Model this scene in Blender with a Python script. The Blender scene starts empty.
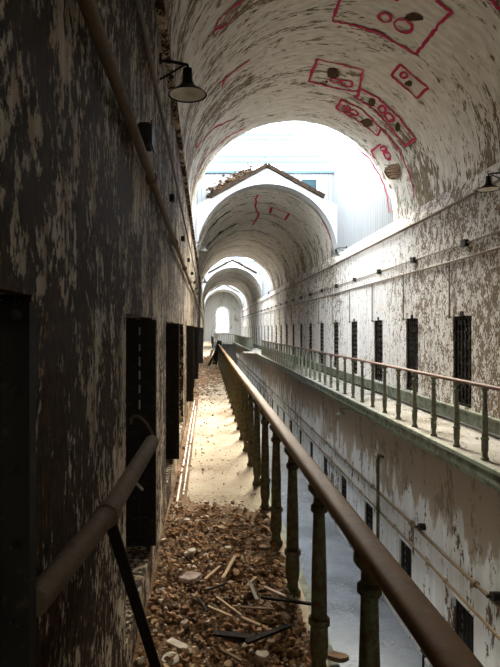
import bpy, bmesh, math, random
from mathutils import Vector, Matrix, noise
random.seed(7)
PI = math.pi
C = bpy.context.scene.collection
# ------------------------------------------------------------------ camera, light, exposure
F = 570.0; VX = 207.0; VY = 329.0; EYE = 1.65
cam_d = bpy.data.cameras.new('camera'); cam = bpy.data.objects.new('camera', cam_d); C.objects.link(cam)
cam.location = (0, 0, EYE); cam.rotation_euler = (PI/2, 0, 0)
cam_d.sensor_fit = 'HORIZONTAL'; cam_d.sensor_width = 36; cam_d.lens = F/500*36
cam_d.shift_x = (250-VX)/500; cam_d.shift_y = -(333.5-VY)/500; cam_d.clip_start = 0.02; cam_d.clip_end = 400
bpy.context.scene.camera = cam
vs = bpy.context.scene.view_settings
vs.view_transform = 'Standard'; vs.look = 'None'; vs.gamma = 1; vs.exposure = 2.4
w = bpy.data.worlds.new('world'); bpy.context.scene.world = w; w.use_nodes = True
bg = w.node_tree.nodes['Background']; bg.inputs[0].default_value = (.90, .95, 1, 1); bg.inputs[1].default_value = 3.8
sd = bpy.data.lights.new('sun', 'SUN'); sd.energy = 10.5; sd.angle = math.radians(35); sd.color = (1, .90, .74)
sun = bpy.data.objects.new('sun', sd); C.objects.link(sun)
sun.rotation_euler = Vector((-.10, -1.0, -.85)).to_track_quat('-Z', 'Y').to_euler(); sun.location = (2, 30, 30)

# ------------------------------------------------------------------ dimensions
XL, XR = -0.36, 4.45            # upper wall faces
XC = (XL+XR)/2; RV = (XR-XL)/2; ZS = 4.2
XRAIL, XEDGE = 0.53, 0.60       # left gallery railing and edge
XRR, XRE = 3.50, 3.41           # right gallery railing and edge
XLL, XLR = 0.29, 3.80           # lower wall faces
ZLOW = -4.15; YB, YE = -12.0, 76.0
GAPS = [(-12.0, -8.5), (13.6, 20.0), (39.0, 46.5), (64.3, 71.0)]
VAULTS = [(-8.5, 13.6), (20.0, 39.0), (46.5, 64.3), (71.0, 76.0)]

def at(px, py, z=0.0):
    t = (z-EYE)*F/(VY-py); return Vector(((px-VX)*t/F, t, z))
def at_d(px, py, y): return Vector(((px-VX)*y/F, y, EYE+(VY-py)*y/F))
def on_vault(px, py, inset=.006):
    inset += .014
    a = (px-VX)/F; b = (VY-py)/F
    r = RV-inset; dz = EYE-ZS
    A = a*a+b*b; B = 2*(-a*XC+b*dz); Cc = XC*XC+dz*dz-r*r
    D = max(B*B-4*A*Cc, 0); t = (-B+math.sqrt(D))/(2*A)
    return Vector((a*t, t, EYE+b*t))

# ------------------------------------------------------------------ materials
class N:
    spec = .06
    def __init__(s, name):
        s.m = bpy.data.materials.new(name); s.m.use_nodes = True; s.t = s.m.node_tree
        s.b = s.t.nodes['Principled BSDF']; s.out = s.t.nodes['Material Output']
    def n(s, typ, **k):
        x = s.t.nodes.new(typ)
        for a, b in k.items(): setattr(x, a, b)
        return x
    def l(s, a, b): s.t.links.new(a, b)
    def coord(s, scale=(1,1,1), kind='Object'):
        tc = s.n('ShaderNodeTexCoord'); mp = s.n('ShaderNodeMapping'); mp.inputs['Scale'].default_value = scale
        s.l(tc.outputs[kind], mp.inputs[0]); return mp.outputs[0]
    def noise(s, co, scale, detail=6, rough=.6, dist=0):
        x = s.n('ShaderNodeTexNoise'); x.inputs['Scale'].default_value = scale; x.inputs['Detail'].default_value = detail
        x.inputs['Roughness'].default_value = rough; x.inputs['Distortion'].default_value = dist
        s.l(co, x.inputs['Vector']); return x.outputs['Fac']
    def ramp(s, v, stops):
        r = s.n('ShaderNodeValToRGB'); e = r.color_ramp.elements
        while len(e) < len(stops): e.new(.5)
        for q, (p, c) in zip(e, stops):
            q.position = p; q.color = c if len(c) == 4 else (*c, 1)
        s.l(v, r.inputs[0]); return r.outputs[0]
    def step(s, v, a, b): return s.ramp(v, [(a, (0,0,0)), (b, (1,1,1))])
    def math(s, op, a, b):
        x = s.n('ShaderNodeMath', operation=op)
        for i, v in enumerate((a, b)):
            if isinstance(v, (int, float)): x.inputs[i].default_value = v
            else: s.l(v, x.inputs[i])
        return x.outputs[0]
    def mix(s, f, a, b):
        x = s.n('ShaderNodeMix', data_type='RGBA')
        if isinstance(f, (int, float)): x.inputs[0].default_value = f
        else: s.l(f, x.inputs[0])
        for i, v in ((6, a), (7, b)):
            if isinstance(v, tuple): x.inputs[i].default_value = (*v, 1)
            else: s.l(v, x.inputs[i])
        return x.outputs[2]
    def bump(s, h, strength=.5, dist=.02):
        x = s.n('ShaderNodeBump'); x.inputs['Strength'].default_value = strength; x.inputs['Distance'].default_value = dist
        s.l(h, x.inputs['Height']); s.l(x.outputs[0], s.b.inputs['Normal'])
    def col(s, c, rough=.85, metal=0):
        if isinstance(c, tuple): s.b.inputs['Base Color'].default_value = (*c, 1)
        else: s.l(c, s.b.inputs['Base Color'])
        s.b.inputs['Specular IOR Level'].default_value = s.spec; s.b.inputs['Roughness'].default_value = rough; s.b.inputs['Metallic'].default_value = metal; return s.m

def peel(name, paint, paint2, under, under2, scale=4, stretch=(1,1,.45), th=.5, amp=.5, kind='Object', big=.6, rough=.85, fine=.25, low=None):
    s = N(name); co = s.coord(stretch, kind)
    n1 = s.noise(co, scale, 9, .72, .3); n2 = s.noise(co, big, 3, .5); n3 = s.noise(co, scale*4.5, 5, .7)
    v = s.math('ADD', s.math('ADD', n1, s.math('MULTIPLY', s.math('SUBTRACT', n2, .5), amp)), s.math('MULTIPLY', s.math('SUBTRACT', n3, .5), fine))
    if kind == 'UV':      # plaster has come away more towards the springing of the vault
        g0 = s.n('ShaderNodeSeparateXYZ'); s.l(s.coord((1,1,1), 'UV'), g0.inputs[0])
        q = s.math('MULTIPLY', s.math('ABSOLUTE', s.math('SUBTRACT', g0.outputs[0], 3.78), 0), .2646)
        v = s.math('ADD', v, s.math('MULTIPLY', s.math('POWER', q, 2.5), .13))
    m = s.step(v, th, th+.035)
    streak = s.noise(s.coord((stretch[0]*5, stretch[1]*5, stretch[2]*.5), kind), scale*.45, 4, .6)
    pc = s.mix(s.step(streak, .38, .68), paint, paint2); uc = s.mix(s.step(n3, .38, .6), under, under2)
    c = s.mix(m, pc, uc)
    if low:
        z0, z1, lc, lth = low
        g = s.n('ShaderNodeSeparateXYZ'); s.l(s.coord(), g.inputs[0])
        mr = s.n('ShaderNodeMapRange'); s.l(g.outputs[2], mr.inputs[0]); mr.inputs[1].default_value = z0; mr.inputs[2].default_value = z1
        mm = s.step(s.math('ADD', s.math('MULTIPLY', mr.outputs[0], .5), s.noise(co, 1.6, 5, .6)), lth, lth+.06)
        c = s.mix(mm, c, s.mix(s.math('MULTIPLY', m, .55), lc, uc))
    s.bump(s.math('SUBTRACT', s.math('MULTIPLY', n3, .4), m), .7, .012)
    return s.col(c, rough)

M = {}
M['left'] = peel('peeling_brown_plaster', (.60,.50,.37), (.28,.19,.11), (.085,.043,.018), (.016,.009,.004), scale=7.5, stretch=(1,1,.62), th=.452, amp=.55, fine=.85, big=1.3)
M['right'] = peel('peeling_white_plaster', (.72,.69,.645), (.53,.485,.43), (.27,.21,.15), (.13,.095,.065), scale=6.5, stretch=(1,1,.7), th=.535, amp=.5, fine=.8, big=.35)
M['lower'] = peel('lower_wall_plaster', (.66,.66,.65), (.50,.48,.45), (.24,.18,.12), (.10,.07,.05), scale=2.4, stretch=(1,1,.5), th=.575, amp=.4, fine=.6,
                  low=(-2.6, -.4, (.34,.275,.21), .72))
M['vault'] = peel('vault_plaster', (.68,.64,.57), (.50,.455,.385), (.27,.215,.14), (.13,.10,.06), scale=3.0, stretch=(.5,1.5,1), th=.575, amp=.6, kind='UV', big=.5, fine=.75)
M['end'] = peel('end_wall_plaster', (.5,.49,.46), (.42,.41,.38), (.3,.27,.23), (.2,.18,.15), scale=1, th=.6, amp=.3)
def boards():
    s = N('white_boards'); co = s.coord((1,1,1)); g = s.n('ShaderNodeSeparateXYZ'); s.l(co, g.inputs[0])
    u = s.math('FRACT', s.math('MULTIPLY', s.math('ADD', g.outputs[0], g.outputs[1]), 6.5), 0)
    e = s.step(u, .04, .10)
    c = s.mix(e, (.05,.05,.05), s.mix(s.noise(s.coord((4,4,.5)), 3, 4), (.26,.27,.27), (.17,.175,.18)))
    s.bump(e, .5, .01); return s.col(c, .7)
M['boards'] = boards()
def metal(name, c1, c2, c3, scale=20, t=.5, rough=.7, met=.2, bumpd=.003):
    s = N(name); co = s.coord()
    n = s.noise(co, scale, 6, .65); m = s.step(n, t-.04, t+.05); n2 = s.noise(co, scale*2.5, 4, .6)
    c = s.mix(m, c1, s.mix(n2, c2, c3)); s.bump(n, .6, bumpd); return s.col(c, rough, met)
M['rail'] = metal('brown_painted_rail', (.22,.125,.06), (.11,.062,.032), (.32,.20,.11), 14, .52, .62, 0)
M['rail_r'] = metal('dark_red_rail', (.13,.075,.055), (.07,.045,.035), (.2,.13,.1), 9, .55, .5, 0)
M['green_old'] = metal('flaking_green_iron', (.115,.125,.07), (.05,.03,.016), (.15,.10,.05), 26, .48, .8, .1, .006)
M['green'] = metal('pale_green_iron', (.19,.20,.15), (.09,.07,.045), (.16,.15,.11), 24, .56, .8, .1)
M['green_trim'] = metal('green_painted_edge', (.20,.225,.17), (.10,.105,.08), (.15,.14,.11), 6, .52, .8, 0)
M['iron'] = metal('black_iron', (.018,.016,.014), (.035,.022,.014), (.012,.012,.012), 14, .5, .65, .3)
M['iron_flake'] = metal('flaking_dark_iron', (.03,.027,.022), (.10,.08,.055), (.02,.015,.01), 22, .62, .7, .2)
M['pipe'] = metal('rusty_pipe', (.20,.16,.12), (.11,.075,.05), (.3,.26,.2), 16, .5, .7, .1)
M['pipe_dirty'] = metal('dirty_brown_pipe', (.17,.115,.07), (.065,.04,.022), (.22,.165,.11), 22, .5, .75, 0, .008)
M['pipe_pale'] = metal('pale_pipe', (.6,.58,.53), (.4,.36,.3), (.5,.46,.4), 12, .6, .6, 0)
M['enamel'] = metal('enamel_white', (.7,.66,.58), (.5,.42,.32), (.6,.5,.4), 10, .6, .4, 0)
M['shade'] = metal('dark_lamp_enamel', (.02,.024,.02), (.04,.03,.02), (.03,.02,.02), 12, .55, .45, .1)
M['wood'] = metal('pale_lath_wood', (.46,.32,.19), (.34,.22,.12), (.5,.38,.25), 8, .55, .8, 0)
M['wood_pink'] = metal('painted_lath', (.55,.42,.36), (.4,.3,.24), (.5,.42,.35), 8, .55, .8, 0)
M['wood_dark'] = metal('charred_wood', (.012,.008,.005), (.045,.028,.018), (.01,.007,.005), 8, .5, .85, 0)
M['wood_mid'] = metal('brown_wood', (.19,.12,.07), (.12,.075,.045), (.25,.17,.1), 8, .5, .85, 0)
M['wood_grey'] = metal('weathered_grey_wood', (.26,.24,.2), (.18,.16,.13), (.3,.27,.22), 8, .5, .85, 0)
M['chunk'] = metal('plaster_chunk', (.62,.55,.45), (.45,.36,.26), (.55,.48,.38), 14, .56, .9, 0)
M['paint_red'] = metal('red_spray_paint', (.42,.03,.075), (.42,.05,.10), (.40,.08,.11), 9, .6, .8, 0)
M['hole'] = metal('exposed_lath_hole', (.06,.035,.018), (.12,.07,.035), (.03,.018,.01), 14, .5, .9, 0)
M['hole_dark'] = metal('dark_gap', (.035,.03,.025), (.06,.045,.035), (.02,.02,.02), 9, .5, .9, 0)
M['window_frame'] = metal('white_window_frame', (.7,.7,.68), (.55,.55,.52), (.6,.6,.6), 8, .6, .6, 0)
M['gable'] = metal('white_gable', (.36,.36,.355), (.24,.235,.22), (.3,.3,.29), 3, .6, .7, 0)
M['steel_blue'] = metal('pale_blue_steel', (.075,.12,.15), (.06,.10,.12), (.09,.13,.15), 4, .6, .6, 0)
def floor_mat(name, a, b, d, sc):
    s = N(name); co = s.coord(); n1 = s.noise(co, sc, 9, .7); n2 = s.noise(co, .7, 4, .6); n3 = s.noise(co, sc*9, 5, .7)
    c = s.mix(s.step(n1, .38, .62), a, b); c = s.mix(s.step(s.math('ADD', s.math('MULTIPLY', n2, .6), s.math('MULTIPLY', n3, .4)), .50, .58), c, d)
    s.bump(n3, .6, .01); return s.col(c, .9)
M['deck'] = floor_mat('dusty_concrete', (.41,.345,.26), (.33,.265,.185), (.22,.165,.11), 3)
M['deck_r'] = floor_mat('grey_gallery_concrete', (.31,.295,.26), (.25,.23,.20), (.15,.13,.10), 3)
M['low_floor'] = floor_mat('blue_grey_floor', (.225,.235,.248), (.18,.188,.198), (.135,.14,.145), 1.5)
def rubble_mat(name, stops):
    s = N(name); g = s.n('ShaderNodeNewGeometry'); c = s.ramp(g.outputs['Random Per Island'], stops)
    n = s.noise(s.coord(), 60, 4); c2 = s.mix(s.math('MULTIPLY', n, .5), c, (.16,.10,.06)); s.bump(n, .5, .004); return s.col(c2, .95)
M['rubble'] = rubble_mat('rubble', [(0,(.12,.06,.03)),(.22,(.30,.155,.07)),(.45,(.44,.26,.135)),(.68,(.54,.38,.22)),(.82,(.22,.12,.065)),(.92,(.66,.57,.45))])
M['bed'] = floor_mat('crumbled_plaster_bed', (.17,.095,.05), (.08,.045,.022), (.26,.17,.10), 14)
def glass(name, tint, k):
    s = N(name); tr = s.n('ShaderNodeBsdfTransparent'); tr.inputs[0].default_value = (*tint, 1)
    gl = s.n('ShaderNodeBsdfGlossy'); gl.inputs['Roughness'].default_value = .1
    mx = s.n('ShaderNodeMixShader'); mx.inputs[0].default_value = k
    s.l(tr.outputs[0], mx.inputs[1]); s.l(gl.outputs[0], mx.inputs[2]); s.l(mx.outputs[0], s.out.inputs[0]); return s.m
M['glass'] = glass('skylight_glass', (.95,.98,1), .05)
M['bottle'] = glass('clear_plastic', (.85,.88,.88), .3)
M['dark_glass'] = N('dark_window_glass').col((.02,.04,.05), .5)

# ------------------------------------------------------------------ mesh helpers
def obj(name, bm, mat, parent=None, smooth=False):
    me = bpy.data.meshes.new(name); bmesh.ops.recalc_face_normals(bm, faces=bm.faces); bm.to_mesh(me); bm.free()
    if smooth:
        for p in me.polygons: p.use_smooth = True
    if smooth: me.set_sharp_from_angle(angle=math.radians(38))
    o = bpy.data.objects.new(name, me)
    for m in (mat if isinstance(mat, list) else [mat]): me.materials.append(m)
    C.objects.link(o)
    if parent: o.parent = parent
    return o
def BM(): return bmesh.new()
def box(bm, x0, x1, y0, y1, z0, z1, bev=0, mi=0):
    r = bmesh.ops.create_cube(bm, size=1, matrix=Matrix.Translation(((x0+x1)/2, (y0+y1)/2, (z0+z1)/2)) @ Matrix.Diagonal((abs(x1-x0), abs(y1-y0), abs(z1-z0), 1)))
    vs_ = r['verts']; fs = {f for v in vs_ for f in v.link_faces}
    for f in fs: f.material_index = mi
    if bev:
        es = list({e for v in vs_ for e in v.link_edges}); bmesh.ops.bevel(bm, geom=es, offset=bev, segments=2, affect='EDGES')
def obox(bm, p, q, w, h, up=Vector((0,0,1)), bev=0):
    p = Vector(p); q = Vector(q); d = (q-p); L = d.length; d.normalize()
    s = d.cross(up); s = s.normalized() if s.length > 1e-4 else Vector((1,0,0)); u = s.cross(d)
    R = Matrix((s, d, u)).transposed().to_4x4()
    r = bmesh.ops.create_cube(bm, size=1, matrix=Matrix.Translation((p+q)/2) @ R @ Matrix.Diagonal((w, L, h, 1)))
    if bev:
        es = list({e for v in r['verts'] for e in v.link_edges}); bmesh.ops.bevel(bm, geom=es, offset=bev, segments=2, affect='EDGES')
def tube(bm, pts, r, n=12, caps=True):
    pts = [Vector(p) for p in pts]; rr = r if isinstance(r, (list, tuple)) else [r]*len(pts)
    rings = []; prev = None
    for i, p in enumerate(pts):
        d = (pts[min(i+1, len(pts)-1)]-pts[max(i-1, 0)]).normalized()
        if prev is None:
            a = d.cross(Vector((0,0,1)));  a = a if a.length > .05 else d.cross(Vector((1,0,0)))
        else: a = prev - d*prev.dot(d)
        a.normalize(); prev = a; b = d.cross(a)
        rings.append([bm.verts.new(p+(a*math.cos(t*2*PI/n)+b*math.sin(t*2*PI/n))*rr[i]) for t in range(n)])
    for A, B in zip(rings, rings[1:]):
        for t in range(n): bm.faces.new((A[t], A[(t+1)%n], B[(t+1)%n], B[t]))
    if caps: bm.faces.new(rings[0]); bm.faces.new(rings[-1][::-1])
def lathe(bm, prof, c, n=16, cap=True):
    rings = [[bm.verts.new((c[0]+r*math.cos(t*2*PI/n), c[1]+r*math.sin(t*2*PI/n), c[2]+z)) for t in range(n)] for r, z in prof]
    for A, B in zip(rings, rings[1:]):
        for t in range(n): bm.faces.new((A[t], A[(t+1)%n], B[(t+1)%n], B[t]))
    if cap: bm.faces.new(rings[0][::-1]); bm.faces.new(rings[-1])
def struct(o): o['kind'] = 'structure'; return o
def tag(o, label, cat, group=None, kind=None):
    o['label'] = label; o['category'] = cat
    if group: o['group'] = group
    if kind: o['kind'] = kind
    return o
def empty(name, loc, label=None, cat=None, group=None, kind=None):
    o = bpy.data.objects.new(name, None); o.empty_display_size = .1; o.location = loc; C.objects.link(o)
    if label: tag(o, label, cat, group)
    if kind: o['kind'] = kind
    return o
def tcopy(o, parent=None):
    c = o.copy(); C.objects.link(c)
    if parent: c.parent = parent
    for ch in list(o.children): tcopy(ch, c)
    return c

# ------------------------------------------------------------------ structure
def wall(name, x, out, y0, y1, z0, z1, openings, depth, mat, th=.5):
    """face at x with square holes; out=-1/+1 is the side the wall body is on"""
    bm = BM()
    ys = sorted({y0, y1, *[v for o in openings for v in o[:2]]}); zs = sorted({z0, z1, *[v for o in openings for v in o[2:]]})
    ys = [y for y in ys if y0 <= y <= y1]
    for ya, yb in zip(ys, ys[1:]):
        for za, zb in zip(zs, zs[1:]):
            cy, cz = (ya+yb)/2, (za+zb)/2
            if any(o[0] < cy < o[1] and o[2] < cz < o[3] for o in openings): continue
            bm.faces.new([bm.verts.new(p) for p in ((x,ya,za),(x,yb,za),(x,yb,zb),(x,ya,zb))])
    X = x+out*depth
    for a, b, c, d in openings:
        for q in (((x,a,c),(X,a,c),(X,a,d),(x,a,d)), ((x,b,c),(X,b,c),(X,b,d),(x,b,d)), ((x,a,c),(X,a,c),(X,b,c),(x,b,c)),
                  ((x,a,d),(X,a,d),(X,b,d),(x,b,d)), ((X,a,c),(X,b,c),(X,b,d),(X,a,d))):
            bm.faces.new([bm.verts.new(p) for p in q])
    Xo = x+out*(depth+.2)
    for q in (((x,y0,z1),(Xo,y0,z1),(Xo,y1,z1),(x,y1,z1)), ((Xo,y0,z0),(Xo,y1,z0),(Xo,y1,z1),(Xo,y0,z1)), ((x,y0,z0),(Xo,y0,z0),(Xo,y1,z0),(x,y1,z0))):
        bm.faces.new([bm.verts.new(p) for p in q])
    bmesh.ops.remove_doubles(bm, verts=bm.verts, dist=.0005)
    me = bpy.data.meshes.new(name); bm.to_mesh(me); bm.free(); me.materials.append(mat)
    o = bpy.data.objects.new(name, me); C.objects.link(o); return struct(o)

STEP = 2.45
LJ = [-1.25] + [1.17] + [3.75+STEP*k for k in range(29)]          # far jambs of the left cell doors
LOPEN = [(j-(.8 if j < 2 else 1.22), j, .24, 1.72) for j in LJ if j < 75.5]
RD = [9.95+2.43*k for k in range(-4, 27)]
ROPEN = [(d-.36, d+.36, .30, 1.88) for d in RD]
LD = [8.46+2.47*k for k in range(-3, 27)]
LOWOPEN = [(d-.34, d+.34, -3.97, -2.46) for d in LD]
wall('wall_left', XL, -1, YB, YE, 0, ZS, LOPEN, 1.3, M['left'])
wall('wall_right', XR, 1, YB, YE, 0, ZS, ROPEN, 1.2, M['right'])
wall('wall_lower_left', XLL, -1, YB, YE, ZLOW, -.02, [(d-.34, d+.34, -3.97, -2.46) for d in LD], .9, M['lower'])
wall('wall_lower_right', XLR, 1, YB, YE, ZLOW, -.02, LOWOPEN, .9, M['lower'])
bm = BM(); box(bm, XLL-.5, XLR+.5, YB-.3, YE+.3, ZLOW-.2, ZLOW); struct(obj('floor', bm, M['low_floor']))
def deck(name, x0, x1, mat, segs):
    bm = BM()
    for a, b in segs: box(bm, x0, x1, a, b, -.12, 0)
    return struct(obj(name, bm, mat))
deck('floor_left', XL-.4, XEDGE, M['deck'], [(YB, YE)])
bm = BM(); box(bm, XRE, XR+.4, YB, YE, -.12, 0)
# rounded landing that juts out where the right-hand railing stops
vsn = [bm.verts.new((XRE - .9*math.sin(t*PI/12)**.7, 40.4+1.5*math.cos(t*PI/12), z)) for z in (-.12, 0) for t in range(13)]
lo, hi = vsn[:13], vsn[13:]
bm.faces.new(lo[::-1]); bm.faces.new(hi)
for i in range(12): bm.faces.new((lo[i], lo[i+1], hi[i+1], hi[i]))
struct(obj('floor_right', bm, M['deck_r']))
def fascia(name, x, out, mat):
    prof = [(0,0),(.05,0),(.05,-.05),(.02,-.07),(.02,-.19),(-.02,-.22),(-.05,-.28),(-.3,-.30),(-.3,-.125),(0,-.125)]
    bm = BM(); A = [bm.verts.new((x+out*p, YB, z)) for p, z in prof]; B = [bm.verts.new((x+out*p, YE, z)) for p, z in prof]
    for i in range(len(prof)): j = (i+1) % len(prof); bm.faces.new((A[i], A[j], B[j], B[i]))
    bm.faces.new(A[::-1]); bm.faces.new(B); return struct(obj(name, bm, mat))
fascia('trim_1', XEDGE, 1, M['green_trim']); fascia('trim_2', XRE, -1, M['green_trim'])
# baseboard along the right upper wall
bm = BM(); box(bm, XR-.05, XR-.002, YB, YE, .002, .24); box(bm, XR-.075, XR-.002, YB, YE, .24, .275)
struct(obj('baseboard_right', bm, M['green_trim']))
# ledges at the spring of the vault
for nm, x, s in (('trim_3', XL, 1), ('trim_4', XR, -1)):
    bm = BM(); box(bm, min(x, x+s*.06), max(x, x+s*.06), YB, YE, 3.90, 3.96, .01)
    A = [(x+s*.001, 3.96), (x+s*.05, 3.96), (x+s*.001, 4.2)]
    v0 = [bm.verts.new((p, YB, z)) for p, z in A]; v1 = [bm.verts.new((p, YE, z)) for p, z in A]
    for i in range(3): j = (i+1) % 3; bm.faces.new((v0[i], v0[j], v1[j], v1[i]))
    struct(obj(nm, bm, M['left'] if s == 1 else M['right']))

def vault(name, ya, yb):
    bm = BM(); uvl = bm.loops.layers.uv.new('UVMap'); nt = 56; ny = max(4, int((yb-ya)/.35))
    grid = []
    for j in range(ny+1):
        y = ya+(yb-ya)*j/ny; row = []
        for i in range(nt+1):
            th = PI*i/nt; n_ = noise.noise(Vector((y*.8, th*2.4, 3)))*.015*min(1, math.sin(th)*3)
            e = noise.noise(Vector((th*14, ya, 0)))*.05 if j in (0, ny) else 0
            r = RV+n_; row.append((bm.verts.new((XC-r*math.cos(th), y+e, ZS+r*math.sin(th))), th))
        grid.append(row)
    def face(q, uv):
        f = bm.faces.new(q)
        for l, (u, v) in zip(f.loops, uv): l[uvl].uv = (u, v)
        f.smooth = True; return f
    for j in range(ny):
        for i in range(nt):
            q = [grid[j][i], grid[j][i+1], grid[j+1][i+1], grid[j+1][i]]
            face([v for v, _ in q], [(v.co.y*0+t*RV, v.co.y) for v, t in q])
    R2 = RV+.28; outer = []
    for j in (0, ny):
        outer.append([bm.verts.new((XC-R2*math.cos(PI*i/nt), grid[j][0][0].co.y, ZS+R2*math.sin(PI*i/nt))) for i in range(nt+1)])
    for i in range(nt):
        bm.faces.new((outer[0][i], outer[1][i], outer[1][i+1], outer[0][i+1]))
        for k, j in ((0, 0), (1, ny)):
            f = bm.faces.new((grid[j][i][0], grid[j][i+1][0], outer[k][i+1], outer[k][i]))
            for l in f.loops: l[uvl].uv = (l.vert.co.x, l.vert.co.z)
    me = bpy.data.meshes.new(name); bm.to_mesh(me); bm.free(); me.materials.append(M['vault'])
    o = bpy.data.objects.new(name, me); C.objects.link(o); return struct(o)
V = [vault('ceiling', a, b) for a, b in VAULTS]

# lanterns (raised glazed roofs) over the gaps
ZT, ZR = 7.15, 9.3
def arch_wall(bm, y, th, ztop):
    nt = 40
    for yy in (y, y+th):
        P = [(XC-RV*math.cos(PI*i/nt), ZS+RV*math.sin(PI*i/nt)) for i in range(nt+1)]
        for (a, b), (c, d) in zip(P, P[1:]):
            bm.faces.new([bm.verts.new(q) for q in ((a,yy,b),(c,yy,d),(c,yy,ztop),(a,yy,ztop))])
        for xa, xb in ((XL-.35, XL), (XR, XR+.35)):
            bm.faces.new([bm.verts.new(q) for q in ((xa,yy,ZS-.02),(xb,yy,ZS-.02),(xb,yy,ztop),(xa,yy,ztop))])
wn = 1; tn = 5
for gi, (ya, yb) in enumerate(GAPS):
    for x0, x1, nm in ((XL-.12, XL-.01, 'wall_lantern_left'), (XR+.01, XR+.12, 'wall_lantern_right')):
        bm = BM(); box(bm, x0, x1, ya, yb, ZS-.02, ZT); struct(obj(nm, bm, M['boards']))
    bm = BM()
    if gi > 0: arch_wall(bm, ya-.14, .1, ZT)
    arch_wall(bm, yb+.04, .1, ZT)
    if gi == 0: box(bm, XL-.4, XR+.4, YB-.2, YB, ZS-.1, ZT)
    struct(obj('wall_lantern_end', bm, M['boards']))
    # glazed gable roof
    root = empty('window_%d' % wn, (XC, (ya+yb)/2, ZT), kind='structure'); wn += 1
    def loc(o): o.location = -root.location; return o
    bm = BM()
    for xe in (XL-.3, XR+.3):
        bm.faces.new([bm.verts.new(q) for q in ((xe,ya-.1,ZT),(XC,ya-.1,ZR),(XC,yb+.1,ZR),(xe,yb+.1,ZT))])
    for yy in (ya-.1, yb+.1):
        bm.faces.new([bm.verts.new(q) for q in ((XL-.3,yy,ZT),(XR+.3,yy,ZT),(XC,yy,ZR))])
    loc(obj('pane', bm, M['glass'], root))
    bm = BM()
    n = max(3, int((yb-ya)/1.6))
    for k in range(n+1):
        y = ya+(yb-ya)*k/n
        for xe in (XL-.3, XR+.3): obox(bm, (xe, y, ZT+.03), (XC, y, ZR-.03), .05, .07)
    obox(bm, (XC, ya, ZR-.03), (XC, yb, ZR-.03), .08, .1)
    for xe in (XL-.1, XR+.1): obox(bm, (xe, ya, ZT), (xe, yb, ZT), .12, .12)
    loc(obj('rafter', bm, M['window_frame'], root))
    bm = BM()
    for z in (ZT+.02, ZT+.35, ZT+.55, ZT+1.15, ZT+1.3):
        hw = (XR+.3-XC)*(ZR-z)/(ZR-ZT)-.05; obox(bm, (XC-hw, yb, z), (XC+hw, yb, z), .08, .10)
    obox(bm, (XC, yb, ZT), (XC, yb, ZR-.1), .05, .05)
    loc(obj('glazing_bar', bm, M['steel_blue'], root))
    if gi == 0: continue
    # small gable over the next vault
    yf = yb-.55
    bm = BM(); nt = 40; zl = lambda x: 7.2-abs(x-XC)*.55
    P = [(XC-RV*math.cos(PI*i/nt), ZS+RV*math.sin(PI*i/nt)) for i in range(nt+1)]
    for (a, b), (c, d) in zip(P, P[1:]):
        for yy in (yf, yb+.02): bm.faces.new([bm.verts.new(q) for q in ((a,yy,b),(c,yy,d),(c,yy,max(zl(c), d)),(a,yy,max(zl(a), b)))])
        bm.faces.new([bm.verts.new(q) for q in ((a,yf,b),(c,yf,d),(c,yb+.02,d),(a,yb+.02,b))])
        bm.faces.new([bm.verts.new(q) for q in ((a,yf,zl(a)),(c,yf,zl(c)),(c,yb,zl(c)),(a,yb,zl(a)))])
    struct(obj('trim_%d' % tn, bm, M['gable'])); tn += 1
    g = empty('gable_frame', (XC, yf, 7.2), ['', 'brown timber rafters on the gable above the second, nearer arch', 'brown timber rafters on the small gable above the third arch', 'brown timber rafters on the tiny gable above the farthest arch'][gi], 'beam', 'gable rafters')
    for s in (-1, 1):
        bm = BM(); obox(bm, (0, -.05, .03), (s*1.95, -.05, .03-1.95*.55), .12, .13)
        obj('rafter', bm, M['wood_dark'], g)
# small dark window in the first lantern's end wall
root = empty('window_%d' % wn, (3.58, 19.98, 6.7), kind='structure'); wn += 1
bm = BM()
for a, b, c, d in ((-.32,.32,.2,.25),(-.32,.32,-.25,-.2),(-.32,-.27,-.2,.2),(.27,.32,-.2,.2)): box(bm, a, b, -.03, .05, c, d)
obj('window_frame', bm, M['window_frame'], root)
bm = BM(); box(bm, -.27, .27, 0, .03, -.2, .2); obj('pane', bm, M['dark_glass'], root)

# end walls
def end_wall(name, y, hole=None):
    bm = BM()
    zt = ZS+RV+.3
    if not hole: box(bm, XL-.5, XR+.5, y, y+.3, ZLOW-.1, ZR+.3)
    else:
        cx, hw, z0, zs = hole; nt = 16; th = .5
        for q in ((XL-.5, cx-hw, ZLOW-.1, zt), (cx+hw, XR+.5, ZLOW-.1, zt), (cx-hw, cx+hw, ZLOW-.1, z0)): box(bm, q[0], q[1], y, y+th, q[2], q[3])
        P = [(cx-hw*math.cos(PI*i/nt), zs+hw*math.sin(PI*i/nt)) for i in range(nt+1)]
        for (a, b), (c, d) in zip(P, P[1:]):
            for yy in (y, y+th): bm.faces.new([bm.verts.new(p) for p in ((a,yy,b),(c,yy,d),(c,yy,zt),(a,yy,zt))])
            bm.faces.new([bm.verts.new(p) for p in ((a,y,b),(c,y,d),(c,y+th,d),(a,y+th,b))])
    return struct(obj(name, bm, M['end']))
end_wall('wall_back', YB-.3)
end_wall('wall_end', YE, (XC, .78, 1.15, 3.75))
root = empty('window_%d' % wn, (XC, YE+.3, 1.15), kind='structure')
def arch_tube(bm, hw, zs, r):
    pts = [(-hw, 0, 0)]+[(-hw*math.cos(PI*i/16), 0, zs+hw*math.sin(PI*i/16)) for i in range(17)]+[(hw, 0, 0)]; tube(bm, pts, r, 6)
bm = BM(); arch_tube(bm, .76, 2.6, .06); arch_tube(bm, .02, 3.2, .02); box(bm, -.76, .76, -.03, .03, 0, .08)
for z in (1.3, 2.6): box(bm, -.76, .76, -.02, .02, z-.02, z+.02)
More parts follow.
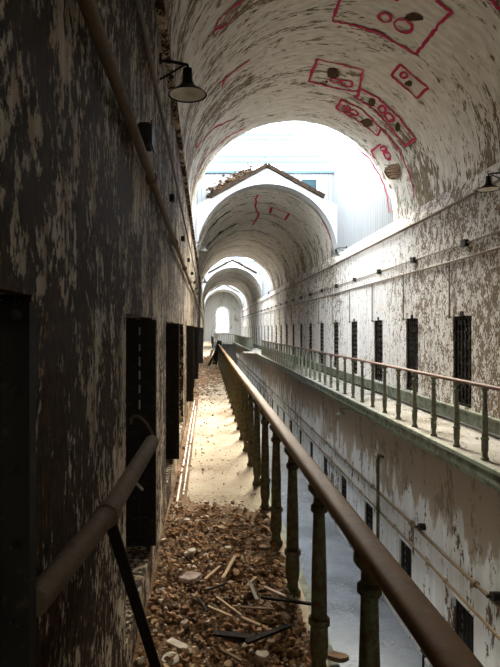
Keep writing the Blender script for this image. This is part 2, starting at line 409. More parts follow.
obj('window_frame', bm, M['window_frame'], root)
bm = BM(); vv = [bm.verts.new((-.76, .03, 0))]+[bm.verts.new((-.76*math.cos(PI*i/16), .03, 2.6+.76*math.sin(PI*i/16))) for i in range(17)]+[bm.verts.new((.76, .03, 0))]
bm.faces.new(vv); obj('pane', bm, M['glass'], root)
bm = BM(); box(bm, -.95, .95, -.5, -.31, -.14, .02, .02); obj('window_sill', bm, M['end'], root)
bm = BM(); pts = [(XC-.92, YE-.03, 1.1)]+[(XC-.92*math.cos(PI*i/16), YE-.03, 3.75+.92*math.sin(PI*i/16)) for i in range(17)]+[(XC+.92, YE-.03, 1.1)]
tube(bm, pts, .07, 8); struct(obj('trim_%d' % tn, bm, M['window_frame'])); tn += 1
# gallery across the far end
bm = BM(); box(bm, XEDGE, XRE, 73.6, YE, -.12, 0); box(bm, XEDGE+.05, XRE-.05, 73.55, 73.6, -.3, 0); struct(obj('floor_bridge', bm, M['deck_r']))

# ------------------------------------------------------------------ doors
def lattice_door(name, w, h, mat=None, latch=True):
    """iron strap lattice door; local x across, z up, thin in y; origin bottom centre"""
    mat = mat or M['iron']
    root = empty(name, (0,0,0), kind='structure')
    bm = BM()
    for a, b, c, d in ((-w/2,-w/2+.05,0,h),(w/2-.05,w/2,0,h),(-w/2,w/2,0,.05),(-w/2,w/2,h-.05,h)): box(bm, a, b, -.02, .02, c, d)
    obj('door_frame', bm, mat, root)
    bm = BM()
    nv = max(2, int(w/.12)); nh = int(h/.14)
    for k in range(1, nv): x = -w/2+w*k/nv; box(bm, x-.025, x+.025, -.012, .0, .03, h-.03)
    for k in range(1, nh): z = h*k/nh; box(bm, -w/2+.02, w/2-.02, .0, .012, z-.03, z+.03)
    for i in range(nv+1):
        for k in range(nh+1):
            x = -w/2+.025+(w-.05)*i/nv; z = .025+(h-.05)*k/nh
            bmesh.ops.create_icosphere(bm, subdivisions=1, radius=.013, matrix=Matrix.Translation((x, -.018, z)))
    obj('strap_lattice', bm, mat, root)
    if not latch:
        bm = BM(); box(bm, -w*.12, w/2-.01, .014, .024, .02, h-.02); obj('door_plate', bm, M['iron_flake'], root)
    if latch:
        bm = BM(); box(bm, -.07, .07, -.05, .03, h, h+.09, .01); obj('latch_box', bm, mat, root)
    return root
dn = 1
proto_r = None
for k, d in enumerate(RD):
    if d < 5.5: continue
    if proto_r is None: o = proto_r = lattice_door('door_%d' % dn, .70, 1.57)
    else: o = tcopy(proto_r); o.name = 'door_%d' % dn
    o.location = (XR+.04, d, .305); o.rotation_euler = (0, 0, -PI/2); dn += 1
protol = lattice_door('door_%d' % dn, .40, 1.46, M['iron_flake'], False); first = True
for j, ext in ((3.75, .03), (6.2, .06), (11.1, .10), (13.55, .06), (16.0, .12), (18.45, .04), (23.35, .2), (28.2, .15)):
    o = protol if first else tcopy(protol); first = False; o.name = 'door_%d' % dn; dn += 1
    o.location = (XL-.2+ext, j-.05, .25)
bm = BM()  # gleams of light on the first left leaf, put in as pale strips
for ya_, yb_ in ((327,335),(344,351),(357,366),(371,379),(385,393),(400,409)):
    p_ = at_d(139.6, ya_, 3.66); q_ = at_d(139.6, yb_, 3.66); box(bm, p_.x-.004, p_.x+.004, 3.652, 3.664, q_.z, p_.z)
q_ = obj('bare_metal_strip', bm, M['pipe_pale'], protol); q_.location = -Vector(protol.location); q_['label'] = 'pale strips painted in as gleams of light on the door leaf'  # bare_metal_strip: painted gleams of light, not bare metal
o = tcopy(protol); [bpy.data.objects.remove(c_) for c_ in list(o.children) if c_.name.startswith('bare_metal')]  # copy goes without the painted gleam strips (bare_metal_strip)
o.name = 'door_%d' % dn; dn += 1; o.location = (-.527, 1.07, .24)
pl = lattice_door('door_%d' % dn, .62, 1.49, M['iron'], False); dn += 1
pl.location = (XLR+.05, LD[3], -3.96); pl.rotation_euler = (0,0,-PI/2)
for d in LD[4:]:
    o = tcopy(pl); o.name = 'door_%d' % dn; dn += 1; o.location = (XLR+.05, d, -3.96)

# ------------------------------------------------------------------ balustrades
def baluster_bm(H):
    bm = BM()
    pr = [(.050,0),(.050,.03),(.038,.04),(.032,.08),(.040,.11),(.044,.16),(.041,.25),(.051,.258),(.051,.285),(.038,.295),(.036,.5),(.030,.70),(.028,.78),(.040,.79),(.040,.815),(.028,.825),(.027,.86),(.040,.875),(.052,.89),(.052,H)]
    lathe(bm, pr, (0,0,0), 14); return bm
def balustrade(name, x, ys, y0, y1, rm, bmat, label, group, r=.04):
    root = empty(name, (x, y0, 0), label, 'railing', group)
    bm = BM(); H = .97; n = 20
    pts = []
    k = max(2, int((y1-y0)/1.2))
    sg = lambda v: math.copysign(abs(v)**.62, v)
    prof = [(r*1.08*sg(math.cos(t*2*PI/n)), r*.75*sg(math.sin(t*2*PI/n))) for t in range(n)]
    rings = []
    for i in range(k+1):
        y = (y1-y0)*i/k; dz = noise.noise(Vector((y*.3, x, 0)))*.008
        rings.append([bm.verts.new((a, y, H-.035+b+dz)) for a, b in prof])
    for A, B in zip(rings, rings[1:]):
        for t in range(n): bm.faces.new((A[t], A[(t+1)%n], B[(t+1)%n], B[t]))
    bm.faces.new(rings[0]); bm.faces.new(rings[-1][::-1])
    obj('handrail', bm, rm, root, True)
    p = None
    for y in ys:
        if p is None: p = obj('baluster', baluster_bm(.915), bmat, root, True); b = p
        else: b = p.copy(); C.objects.link(b); b.parent = root
        b.location = (0, y-y0, 0); b.rotation_euler.z = y
    return root
balustrade('balustrade', XRAIL, [1.86+.835*k for k in range(-3, 29)], -1.2, 26.0, M['rail'], M['green_old'],
           'near balustrade with thick brown handrail along the littered left gallery', None)
balustrade('balustrade', XRAIL, [45+.83*k for k in range(34)], 44.8, 73.2, M['rail_r'], M['green'], 'distant continuation of the left gallery railing near the end wall', None)
balustrade('balustrade', XRR, [7.18+.81*k for k in range(-5, 37)], 2.8, 36.5, M['rail_r'], M['green'],
           'long pale green balustrade with dark handrail on the right gallery', None, .034)
balustrade('balustrade', XRR, [44+.81*k for k in range(36)], 43.9, 73.2, M['rail_r'], M['green'], 'distant green balustrade on the right gallery beyond the rounded landing', None, .034)
root = balustrade('balustrade', 0, [.3+.24*k for k in range(11)], 0, 2.9, M['rail_r'], M['green'], 'short green railing across the far end below the arched window', None, .034)
root.location = (XEDGE-.02, 73.7, 0); root.rotation_euler = (0, 0, -PI/2)

# ------------------------------------------------------------------ pipes and conduits
def pipe(name, pts, r, mat, label, group=None, n=10, cat='pipe'):
    bm = BM(); tube(bm, pts, r, n); return tag(obj(name, bm, mat, None, True), label, cat, group)
def run(name, x, z, y0, y1, r, mat, label, group=None, cs=None, cr=1.5):
    k = int((y1-y0)/1.0)+1
    root = empty(name, (x, y0, z), label, 'pipe', group)
    pts = [(noise.noise(Vector((i*.7, z, x)))*.004, (y1-y0)*i/k, noise.noise(Vector((i*.6, x, z)))*.012) for i in range(k+1)]
    bm = BM(); tube(bm, pts, r, 10); obj('pipe_body', bm, mat, root, True)
    p = None
    for y in (cs or []):
        if p is None:
            bm = BM(); tube(bm, [(0,-.035,0),(0,.035,0)], r*cr, 10); p = q = obj('clamp', bm, mat, root)
        else: q = p.copy(); C.objects.link(q); q.parent = root
        q.location = (0, y-y0, 0)
    return root
run('water_pipe', XR-.03, 2.87, -5, 75.5, .018, M['pipe'], 'lower thin pipe along the upper right wall above the cell doors')
run('conduit', XR-.03, 3.12, -5, 75.5, .014, M['pipe'], 'upper conduit carrying square junction boxes on the upper right wall')
run('water_pipe', XR-.09, 3.86, -5, 75.5, .022, M['pipe'], 'pipe running just under the ledge where the right wall meets the vault')
run('water_pipe', XL+.035, 2.53, -1, 60, .024, M['pipe_dirty'], 'thick brown pipe running high along the dark left wall', cs=[.9+2.45*k for k in range(20)])
run('conduit', XL+.03, 3.22, -1, 60, .014, M['pipe'], 'thin conduit under the ledge at the top of the left wall')
run('water_pipe', XLR-.06, -1.90, -2, 75, .028, M['pipe_dirty'], 'upper of two long pipes on the lower right wall', cs=[3+2.47*k for k in range(25)], cr=1.8)
run('water_pipe', XLR-.06, -2.30, -2, 75, .024, M['pipe_dirty'], 'lower of two long pipes on the lower right wall', cs=[4+2.47*k for k in range(25)])
run('floor_pipe', -.285, .02, 4.6, 13, .012, M['pipe_pale'], 'pale pipe lying on the walkway closest to the left wall')
run('floor_pipe', -.235, .02, 5.6, 12, .009, M['pipe_pale'], 'thinner pale pipe lying on the walkway beside another')
run('floor_pipe', XR-.12, .04, 0, 74, .025, M['iron_flake'], 'dark pipe along the base of the right gallery wall')
p0 = None
for d in RD:
    y = d+.45
    if p0 is None:
        p0 = empty('drop_pipe', (0,0,0)); bm = BM(); tube(bm, [(0,0,.98),(0,0,.05),(-.005,0,0)], .013, 8); obj('pipe_body', bm, M['pipe'], p0, True)
        bm = BM(); tube(bm, [(0,0,.01),(0,0,-.04)], .024, 8); obj('end_cap', bm, M['pipe'], p0); o = p0
    else: o = tcopy(p0)
    o.location = (XR-.03, y, 1.88)
    tag(o, 'short vertical pipe dropping beside a cell door on the upper right wall', 'pipe', 'drop pipes beside the right cell doors')
def jbox(loc, sx, label, group, cp=[None]):
    if cp[0] is None:
        r_ = empty('junction_box', (0,0,0)); bm = BM(); box(bm, -.035, .035, -.075, .075, -.055, .055, .008); obj('box_body', bm, M['iron_flake'], r_)
        bm = BM(); box(bm, -.042, -.035, -.08, .08, -.06, .06); obj('cover_plate', bm, M['iron_flake'], r_); cp[0] = r_
    else: r_ = tcopy(cp[0])
    r_.location = loc; r_.rotation_euler.z = 0 if sx < 0 else PI; tag(r_, label, 'electrical box', group); return r_
for k, d in enumerate(RD):
    y = d-.2+.0
    lab = {4: 'large dark junction box nearest the camera on the right wall conduit', 5: 'second junction box from the camera on the right wall conduit', 6: 'third junction box from the camera on the right wall conduit'}.get(k, 'small junction box on the right wall conduit, farther down the block')
    jbox((XR-.036, y, 3.12), -1, lab, 'junction boxes on the right wall conduit')
for k in range(14):
    y = 3.0+2.45*k
    bx_ = jbox((XL+.037, y, 2.66 if k == 0 else 2.9), 1, 'dark square box just above the thick pipe on the near left wall' if k == 0 else 'small junction box high on the left wall, farther down', 'junction boxes on the left wall')
    if k: bx_.scale = (.6, .5, .6); bx_.location.x = XL+.024
# L pipe on lower wall
root = empty('drain_pipe', (XLR-.12, 12.27, ZLOW), 'tall dark green vertical pipe with elbow on the lower right wall', 'pipe')
bm = BM(); tube(bm, [(0,0,0),(0,0,1.5),(0,0,2.98),(0,-.02,3.06),(0,-.07,3.09),(0,-.32,3.12)], .035, 10); obj('pipe_body', bm, M['green_old'], root, True)
for z in (.5, 1.9): bm = BM(); tube(bm, [(0,0,z),(0,0,z+.07)], .05, 10); obj('pipe_collar', bm, M['green_old'], root)
root = empty('drain_pipe', (XLR-.1, 9.75, ZLOW), 'short thin upright pipe by a doorway near the lower floor', 'pipe')
bm = BM(); tube(bm, [(0,0,0),(0,0,.8)], .02, 8); obj('pipe_body', bm, M['iron'], root, True)
bm = BM(); tube(bm, [(0,-.1,.25),(0,.1,.25)], .02, 8); obj('valve', bm, M['iron'], root)
for y, z, lab in ((9.94, -1.80, 'round metal fitting on the lower right wall above the pipes, farther one'), (7.4, -1.82, 'round metal fitting on the lower right wall by the frame edge')):
    r_ = empty('wall_fitting', (XLR-.05, y, z), lab, 'fitting', 'fittings on the lower wall')
    bm = BM(); tube(bm, [(.05,0,0),(-.06,0,0)], .06, 12); obj('flange', bm, M['iron_flake'], r_)
    bm = BM(); tube(bm, [(-.05,0,0),(-.12,0,0)], .025, 8); obj('stub', bm, M['iron_flake'], r_)

# ------------------------------------------------------------------ lamps
def lamp(loc, side, label, R=.15, up=.14):
    """side: -1 fixed to left wall, +1 to right wall. loc: centre of rim. """
    wx = (XL if side < 0 else XR)-loc[0]
    root = empty('wall_lamp', loc, label, 'lamp', 'gooseneck lamps high on the walls')
    bm = BM(); pr = [(.022,.20),(.035,.195),(.038,.12),(.045,.085),(.07,.055),(.12,.022),(R,0),(R+.004,-.006),(R-.004,-.004),(.115,.015),(.066,.046),(.04,.075),(.03,.11)]
    lathe(bm, pr, (0,0,0), 28, False); obj('lamp_shade', bm, M['shade'], root, True)
    bm = BM(); pr = [(R-.006,-.002),(.115,.012),(.064,.042),(.038,.07),(.001,.072)]; lathe(bm, pr, (0,0,0), 28, False); obj('reflector', bm, M['enamel'], root, True)
    bm = BM(); tube(bm, [(0,0,.19),(0,0,.225),(wx*.2,-.0,.235),(wx*.55,-.02,.24),(wx,-.03,.245)], .012, 8); obj('arm', bm, M['shade'], root, True)
    bm = BM(); tube(bm, [(wx*.1,0,.225),(wx,-.03,.10)], .008, 8); obj('brace', bm, M['shade'], root, True)
    bm = BM(); tube(bm, [(wx-side*.02,-.03,.26),(wx+side*.003,-.03,.26)], .04, 12); obj('wall_plate', bm, M['shade'], root)
    return root
lamp((-.148, 4.35, 3.44), -1, 'dark bell-shaped lamp on a bracket high on the near left wall', R=.145)
lamp((-.10, 17.3, 4.02), -1, 'second lamp along the left wall, pale rim catching the skylight')
lamp((-.10, 26.5, 3.80), -1, 'small distant lamp on the left wall, beneath the second vault')
lamp((4.17, 8.45, 3.72), 1, 'dark lamp on the right wall cut by the right edge of the photo', R=.17)
lamp((4.12, 18.2, 4.0), 1, 'small lamp on the right wall beneath the first skylight')
lamp((4.12, 38, 3.95), 1, 'tiny distant lamp far down the right wall')
lp = at_d(347, 413, 15.2)
root = empty('wall_lamp', (3.56, 15.2, lp.z-.03), 'small green lamp on a bracket under the right gallery', 'lamp')
bm = BM(); lathe(bm, [(.02,.1),(.03,.06),(.10,.01),(.13,0)], (0,0,0), 20, False); obj('lamp_shade', bm, M['green'], root, True)
bm = BM(); tube(bm, [(0,0,.1),(0,0,.16),(.24,0,.16)], .012, 8); obj('arm', bm, M['green'], root, True)
bm = BM(); tube(bm, [(.22,0,.16),(.245,0,.16)], .045, 10); obj('wall_plate', bm, M['green'], root)

# ------------------------------------------------------------------ pipe rail by the left wall
A = at_d(34, 603, 1.12); J = at_d(107, 515, 1.62); E = at_d(152, 442, 2.28)
root = empty('pipe_rail', (0,0,0), 'dirty round pipe rail slanting beside the dark left wall on a black brace', 'railing')
bm = BM(); pts = [A+(J-A)*i/6 for i in range(7)]+[J+(E-J)*i/6 for i in range(1, 7)]; tube(bm, pts, .029, 16); obj('pipe_body', bm, M['pipe_dirty'], root, True)
bm = BM(); d = (E-A).normalized(); tube(bm, [J-d*.012, J+d*.03], .036, 16); obj('collar', bm, M['pipe_dirty'], root)
bm = BM(); obox(bm, J+Vector((.01,0,-.02)), (-.095, 2.2, .02), .034, .012, Vector((0,1,0)), .002); obj('brace', bm, M['iron'], root)
bm = BM(); cpts = [at_d(*q) for q in ((131,424,2.4),(131,419,2.4),(134,416,2.38),(140,417,2.36),(147,424,2.33),(152,433,2.3),(154,441,2.28))]; tube(bm, cpts, .006, 8); obj('wire_loop', bm, M['pipe_dirty'], root, True)
bm = BM(); tube(bm, [at_d(130,481,2.2), at_d(136,483,2.2), at_d(143,490,2.2)], .006, 6); tag(obj('bent_nail', bm, M['pipe_pale']), 'small pale hook sticking out of the near left door recess', 'hook')

# ------------------------------------------------------------------ marks painted on the vaults
def ribbon(bm, pxs, w, inset=.006, step=3.0, closed=False):
    w *= 1.12 if w < .1 else 1
    pts = []
    P = list(pxs)+([pxs[0]] if closed else [])
    for (a, b), (c, d) in zip(P, P[1:]):
        n = max(1, int(math.hypot(c-a, d-b)/step))
        for i in range(n): pts.append((a+(c-a)*i/n, b+(d-b)*i/n))
    pts.append(P[-1])
    pts = [(a+noise.noise(Vector((a*.3, b*.3, 0)))*1.2, b+noise.noise(Vector((a*.3, b*.3, 9)))*1.2) for a, b in pts]
    W = [on_vault(a, b, inset) for a, b in pts]; L = []
    for i, p in enumerate(W):
        d = (W[min(i+1, len(W)-1)]-W[max(i-1, 0)]).normalized(); nrm = Vector((p.x-XC, 0, p.z-ZS)).normalized(); s = d.cross(nrm).normalized()
        ww = w*(.8+.5*noise.noise(p*6)); L.append((p, s*ww/2, nrm))
    prev = None
    for p, s, nrm in L:
        cur = [bm.verts.new(p-s), bm.verts.new(p+s), bm.verts.new(p+s+nrm*.004), bm.verts.new(p-s+nrm*.004)]
        if prev:
            for k in range(4): bm.faces.new((prev[k], prev[(k+1)%4], cur[(k+1)%4], cur[k]))
        prev = cur
def blob(bm, cx, cy, rx, ry, inset=.008, n=22, seed=0):
    vs_ = [];
    for t in range(n):
        k = 1+.35*noise.noise(Vector((math.cos(t*2*PI/n)*1.6+seed, math.sin(t*2*PI/n)*1.6, cx)))
        vs_.append((cx+rx*k*math.cos(t*2*PI/n), cy+ry*k*math.sin(t*2*PI/n)))
    c = bm.verts.new(on_vault(cx, cy, inset)); V_ = [bm.verts.new(on_vault(a, b, inset)) for a, b in vs_]
    m_ = [bm.verts.new(on_vault((a+cx)/2, (b+cy)/2, inset)) for a, b in vs_]
    for t in range(n):
        u = (t+1) % n; bm.faces.new((c, m_[t], m_[u])); bm.faces.new((m_[t], V_[t], V_[u], m_[u]))
S6 = lambda pts: [(300+x/2.941, y/2.941) for x, y in pts]
def ell(cx, cy, rx, ry, rot=0, n=20):
    return [(cx+rx*math.cos(t*2*PI/n)*math.cos(rot)-ry*math.sin(t*2*PI/n)*math.sin(rot), cy+rx*math.cos(t*2*PI/n)*math.sin(rot)+ry*math.sin(t*2*PI/n)*math.cos(rot)) for t in range(n)]
def mark(polys, loops, holes, w, vt, conv=S6, lw=None):
    bm = BM()
    for p in polys: ribbon(bm, conv(p), w)
    for e in loops: ribbon(bm, conv(ell(*e)), lw or w, closed=True, step=1.5, inset=.010)
    o = obj('painted_mark', bm, M['paint_red'], vt); o['label'] = 'red spray-painted outline'
    for k, h in enumerate(holes):
        bm = BM(); (cx, cy), = conv([(h[0], h[1])]); blob(bm, cx, cy, h[2]/2.941, h[3]/2.941, seed=k)
        q = obj('plaster_hole', bm, M['hole'], vt); q['label'] = 'brown spot of exposed lath'
v1, v2 = V[0], V[1]
mark([[(118,-6),(95,62),(160,75),(230,98),(290,130),(340,160),(375,115),(410,70),(445,38),(400,0)], [(270,-4),(290,2)]],
     [(250,52,19,12,.25),(303,77,28,18,.35)], [(335,52,24,11)], .055, v1)
mark([[(50,175),(120,190),(185,207),(172,272)], [(172,272),(100,258),(25,240),(50,175)]], [(102,237,14,6,.2),(138,246,17,8,.2)], [(97,217,20,13),(78,240,5,4)], .055, v1)
mark([[(295,190),(375,258),(345,290),(268,222),(295,190)]], [(305,222,10,8,.4)], [(320,246,11,8)], .06, v1)
mark([[(178,262),(230,290),(290,345),(338,408),(308,430),(265,375),(215,320),(165,288),(178,262)]], [(242,322,11,9,.7),(262,345,15,10,.7)], [(212,300,10,13),(287,374,7,15)], .065, v1)
mark([[(122,295),(180,320),(238,378),(228,400),(170,355),(105,318),(122,295)]], [(137,318,11,6,.5),(158,331,13,7,.5)], [(197,361,17,12)], .065, v1)
mark([[(240,378),(290,440),(325,520),(335,580)], [(238,424),(208,446),(220,466)]], [(244,438,8,7,.8),(256,458,12,8,.9)], [(272,506,22,22)], .06, v1)
bm = BM()
for k in range(7): ribbon(bm, S6([(246+k*3, 490+k*7-6+(k%3)*2), (272, 490+k*5), (296-abs(k-3)*2, 480+k*7)]), .035, .014)
o = obj('exposed_lath', bm, M['wood_mid'], v1)
mark([[(168,436),(205,468),(240,525),(258,580),(262,625)]], [], [], .07, v1)
I = lambda p: p
mark([[(213,36),(219,20),(232,8),(246,-2)], [(216,30),(228,24),(238,12)], [(222,82),(236,70),(250,60)], [(226,76),(222,88)], [(196,148),(214,128),(236,118)]], [], [], .05, v1, I)
mark([[(193,190),(197,172),(208,155),(226,138),(246,127)]], [], [], .05, v1, I)
mark([[(490,-2),(497,8),(505,10)]], [], [], .05, v1, I)
S2 = lambda pts: [(190+x/2.381, 110+y/2.381) for x, y in pts]
mark([[(160,203),(155,228),(164,250),(148,276)], [(194,232),(236,247),(226,262),(190,246),(194,232)], [(100,246),(130,240)], [(314,264),(326,285),(334,308)]], [], [], .09, v2, S2)
for pl_ in ([(42,288),(66,262),(98,238)], [(44,322),(74,290),(112,270)]):
    bm = BM(); ribbon(bm, S2(pl_), .34, .012); q = obj('plaster_hole', bm, M['hole_dark'], v2); q['label'] = 'long dark gap in the vault plaster'

# ------------------------------------------------------------------ rubble
def chunk_into(bm, c, s, flat=.5, rnd=random):
    n = rnd.choice((4, 5, 5, 6)); a0 = rnd.random()*6.28
    R = Matrix.Rotation(rnd.gauss(0, .35), 4, 'X') @ Matrix.Rotation(rnd.gauss(0, .35), 4, 'Y') @ Matrix.Rotation(a0, 4, 'Z')
    ex = rnd.uniform(.45, 1); t = s*flat*rnd.uniform(.3, 1)
    lo, hi = [], []
    for i in range(n):
        a = i*2*PI/n+rnd.uniform(-.3, .3); r = s*rnd.uniform(.7, 1.1)
        p = Vector((r*math.cos(a), r*ex*math.sin(a), 0))
        lo.append(bm.verts.new(c+R @ (p+Vector((0,0,-t/2))))); hi.append(bm.verts.new(c+R @ (p*rnd.uniform(.6,.95)+Vector((0,0,t/2)))))
    bm.faces.new(lo[::-1]); bm.faces.new(hi)
    for i in range(n): j = (i+1) % n; bm.faces.new((lo[i], lo[j], hi[j], hi[i]))
def bedh(x, y):
    k = max(0, min(1, (5.6-y)/2.2)); far = max(0, 1-abs(y-21)/6)*.6
    k = max(k, far)
    e = min(1, max(0, (XEDGE-.03-x)/.12))
    return (.012+k*(.045+.05*noise.noise(Vector((x*3, y*3, 0)))+.02*noise.noise(Vector((x*11, y*11, 4)))))*e + (.02*max(0, (XL+.25-x))/.25)
bm = BM(); nx, ny = 36, 260; g = []
for j in range(ny+1):
    y = 0.6+j*(27-.6)/ny if False else .6+(27.0-.6)*(j/ny)**1.7
    g.append([bm.verts.new((XL+.004+(XEDGE-.01-XL)*i/nx, y, max(.001, bedh(XL+(XEDGE-XL)*i/nx, y)-.012+.001*0))) for i in range(nx+1)])
for j in range(ny):
    for i in range(nx):
        if bedh(g[j][i].co.x, g[j][i].co.y) > .02: bm.faces.new((g[j][i], g[j][i+1], g[j+1][i+1], g[j+1][i]))
for v in [v for v in bm.verts if not v.link_faces]: bm.verts.remove(v)
tag(obj('plaster_dust', bm, M['bed'], None, True), 'brown crumbled plaster and dust heaped over the near walkway', 'debris', kind='stuff')
rb = random.Random(3); bm = BM()
for _ in range(12500):
    u = rb.random()
    y = rb.uniform(1.9, 5.4) if u < .62 else (rb.uniform(5, 13) if u < .78 else rb.uniform(13, 27))
    if 3.8 < y < 5.4 and rb.random() < (y-3.8)/2.2: continue
    x = rb.uniform(XL+.03, XEDGE-.05)
    if y > 5 and rb.random() < .5: x = XL+.03+abs(rb.gauss(0, .22))
    if x > XEDGE-.05: continue
    s = min(.036, .006+rb.expovariate(1/.0075)); s *= 1 if y < 5.5 else .8
    if 5.2 < y < 12.5 and x > XL+.12 and rb.random() < .6: continue
    if y > 14: s *= 1.8
    if 5.2 < y < 14 and rb.random() < .45: s *= .5
    chunk_into(bm, Vector((x, y, bedh(x, y)+s*.12+rb.random()*.008)), s, .7, rb)
tag(obj('rubble', bm, M['rubble']), 'brown plaster crumbs and broken stone scattered along the left walkway', 'rubble', kind='stuff')
bm = BM()
for _ in range(1500):
    y = rb.uniform(5, 36); x = rb.uniform(XRE+.15, XR-.1); s = min(.04, .008+rb.expovariate(1/.009)); chunk_into(bm, Vector((x, y, s*.2)), s, .5, rb)
tag(obj('rubble', bm, M['chunk']), 'pale plaster flakes scattered along the right gallery floor', 'rubble', kind='stuff')
bm = BM()
for _ in range(260):
    y = rb.uniform(4, 30); x = rb.uniform(XLL+.3, XLR-.15); s = min(.07, .01+rb.expovariate(1/.012)); chunk_into(bm, Vector((x, y, ZLOW+s*.2)), s, .4, rb)
tag(obj('rubble', bm, M['chunk']), 'sparse pale plaster bits on the blue-grey lower floor', 'rubble', kind='stuff')
# plant litter on the first gable
bm = BM()
for _ in range(420):
    u = rb.random(); x = XC-.5-u*1.5+rb.gauss(0, .05); z = 7.2-abs(x-XC)*.55+.06+abs(rb.gauss(0, .16))
    chunk_into(bm, Vector((x, 19.45+rb.random()*.4, z)), rb.uniform(.03, .10), .5, rb)
tag(obj('leaf_litter', bm, M['hole']), 'rusty brown litter lying along the left slope of the first gable', 'debris', kind='stuff')

# big pieces, one by one
def board(p, q, w, t, mat, label, name='broken_board', z0=.05, z1=None, cat='wood piece', group='broken laths in the rubble'):
    a = at(*p, z0); b = at(*q, z0 if z1 is None else z1)
    a.z = z0; L = b-a
    bm = BM(); obox(bm, (0,0,0), L, w, t, bev=min(w, t)*.15)
    for v in bm.verts:
        k = v.co.dot(L)/L.length_squared
        if k < .02 or k > .98: v.co += L.normalized()*random.uniform(-.3, .3)*w
    o = obj(name, bm, mat); o.location = a; return tag(o, label, cat, group)
board((235,556),(223,578), .022, .008, M['wood'], 'pale lath pointing up-right, highest of the wooden pieces in the rubble', z0=.09)
board((219,567),(205,579), .018, .008, M['wood'], 'short thin lath just right of the flat pinkish plaster slab', z0=.085)
board((249,581),(257,600), .022, .009, M['wood_grey'], 'grey lath leaning steeply in the middle of the rubble', z0=.10)
board((264,587),(287,597), .024, .010, M['wood_pink'], 'pinkish painted lath beside the balusters, above the long dark board', z0=.10)
board((208,606),(231,616), .018, .007, M['wood'], 'pale lath lying left of two crossed pieces in the near rubble', z0=.09)
board((217,597),(241,615), .015, .007, M['wood'], 'thin pale lath crossing over another in the near rubble', z0=.10)
board((236,615),(260,625), .020, .008, M['wood'], 'pale lath lowest and rightmost of the light pieces, above a charred board', z0=.09)
board((241,607),(272,609), .020, .009, M['wood_mid'], 'brown horizontal lath in the near rubble under the pinkish one', z0=.095)
board((261,597),(312,604), .022, .012, M['wood_dark'], 'long dark board poking out past the balusters over the edge', z0=.12)
board((214,633),(258,638), .045, .012, M['wood_dark'], 'wide charred board lying in the nearest rubble, left half', z0=.10, name='charred_board', group=None)
board((246,642),(288,626), .035, .012, M['wood_dark'], 'charred board piece slanting up towards the baluster foot', z0=.11, name='charred_board', group=None)
board((198,597),(207,611), .016, .008, M['wood_dark'], 'short dark lath at the left of the crossed pale laths', z0=.09)
board((207,590),(227,583), .014, .007, M['wood_dark'], 'thin dark stick just below the flat plaster slab', z0=.09)
board((256,577),(247,586), .018, .008, M['wood'], 'tiny pale lath above the grey leaning one', z0=.10)
board((222,650),(242,661), .020, .01, M['wood_mid'], 'brown stick at the bottom edge of the frame, under the charred board', z0=.09)
board((170,641),(186,649), .05, .014, M['chunk'], 'pale flat plaster piece near the bottom left of the rubble', z0=.08, name='plaster_slab', cat='plaster', group=None)
def slab(cx, cy, rx, ry, mat, label, name='plaster_chunk', z=.085, t=.018, cat='plaster', group='plaster chunks in the rubble', seed=1):
    c = at(cx, cy, z); n = 9; rr = random.Random(seed); bm = BM(); lo, hi = [], []
    for i in range(n):
        a = i*2*PI/n; k = rr.uniform(.75, 1.1); x, y = rx*k*math.cos(a), ry*k*math.sin(a)
        lo.append(bm.verts.new((x, y, -t/2))); hi.append(bm.verts.new((x*.93, y*.93, t/2+rr.uniform(-.003, .004))))
    bm.faces.new(lo[::-1]); bm.faces.new(hi)
    for i in range(n): j = (i+1) % n; bm.faces.new((lo[i], lo[j], hi[j], hi[i]))
    o = obj(name, bm, mat); o.location = c; o.rotation_euler = (rr.uniform(.05,.25), rr.uniform(-.15,.15), rr.uniform(-.4,.4)); return tag(o, label, cat, group)
slab(191, 577, .085, .05, M['wood_pink'], 'flat pinkish plaster slab at the left of the rubble, largest pale piece', name='plaster_slab', z=.09, group=None)
slab(265, 547, .05, .035, M['wood_mid'], 'curved brown shard beside the third baluster', seed=2)
slab(171, 659, .05, .05, M['chunk'], 'pale chunk in the bottom left corner of the rubble by the brace', seed=3)
slab(187, 520, .03, .03, M['chunk'], 'pale chunk on the bright part of the walkway near the wall', seed=4, z=.04)
slab(192, 551, .03, .03, M['chunk'], 'pale chunk above the flat pinkish slab', seed=5, z=.06)
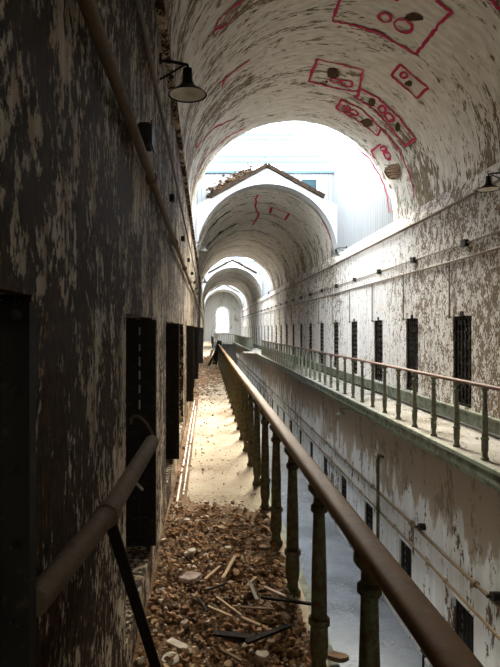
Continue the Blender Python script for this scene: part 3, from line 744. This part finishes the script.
slab(176, 508, .03, .04, M['chunk'], 'pale chunk against the foot of the left wall below the doorway', seed=8, z=.03)
slab(222, 528, .05, .02, M['wood'], 'pale flat splinter left of the plastic bottle', seed=9, z=.05)
slab(262, 655, .04, .03, M['rubble'], 'brown chunk at the bottom edge between two near balusters', seed=10)
slab(338, 657, .06, .04, M['wood_mid'], 'brown shard lying over the gallery edge outside the balusters', seed=12, z=.03)
slab(228, 548, .03, .025, M['rubble'], 'brown chunk in the middle of the walkway below the bottle', seed=13, z=.07)
# bottle
c = at(241, 523, .05); root = empty('plastic_bottle', c, 'small crumpled clear plastic bottle standing in the rubble', 'bottle')
bm = BM(); lathe(bm, [(.001,-.03),(.024,-.03),(.027,-.02),(.025,.0),(.027,.02),(.025,.04),(.012,.058),(.011,.068)], (0,0,0), 16, False); o = obj('bottle_body', bm, M['bottle'], root, True)
bm = BM(); lathe(bm, [(.013,.066),(.013,.082),(.001,.082)], (0,0,0), 12, False); obj('bottle_cap', bm, M['enamel'], root, True)
root.rotation_euler = (.5, .3, 0)
# leaning boards at the far end of the left railing
def lean(p, q, w, label, mat):
    bm = BM(); obox(bm, (0,0,0), Vector(q)-Vector(p), w, .03, Vector((0,1,0)), .004); o = obj('leaning_board', bm, mat); o.location = p
    return tag(o, label, 'wood piece', 'boards at the end of the left railing')
lean((.08, 25.2, .02), (.60, 26.15, 1.10), .10, 'dark plank leaning against the far end of the left railing, lower one', M['wood_dark'])
lean((.36, 26.3, .02), (.58, 26.2, 1.12), .22, 'wide dark plank standing almost upright at the end of the left railing', M['wood_dark'])
lean((.10, 30, .02), (.30, 30.1, .55), .12, 'small pale plank propped on the walkway beyond the dark leaning planks', M['wood'])
bm = BM()
for _ in range(500):
    chunk_into(bm, Vector((max(XL+.05, min(.4, rb.gauss(.05, .2))), 29+rb.gauss(0, 2), .03+abs(rb.gauss(0, .06)))), rb.uniform(.02, .07), .7, rb)
tag(obj('rubble', bm, M['wood']), 'tan heap of debris beyond the end of the left railing', 'rubble', kind='stuff')
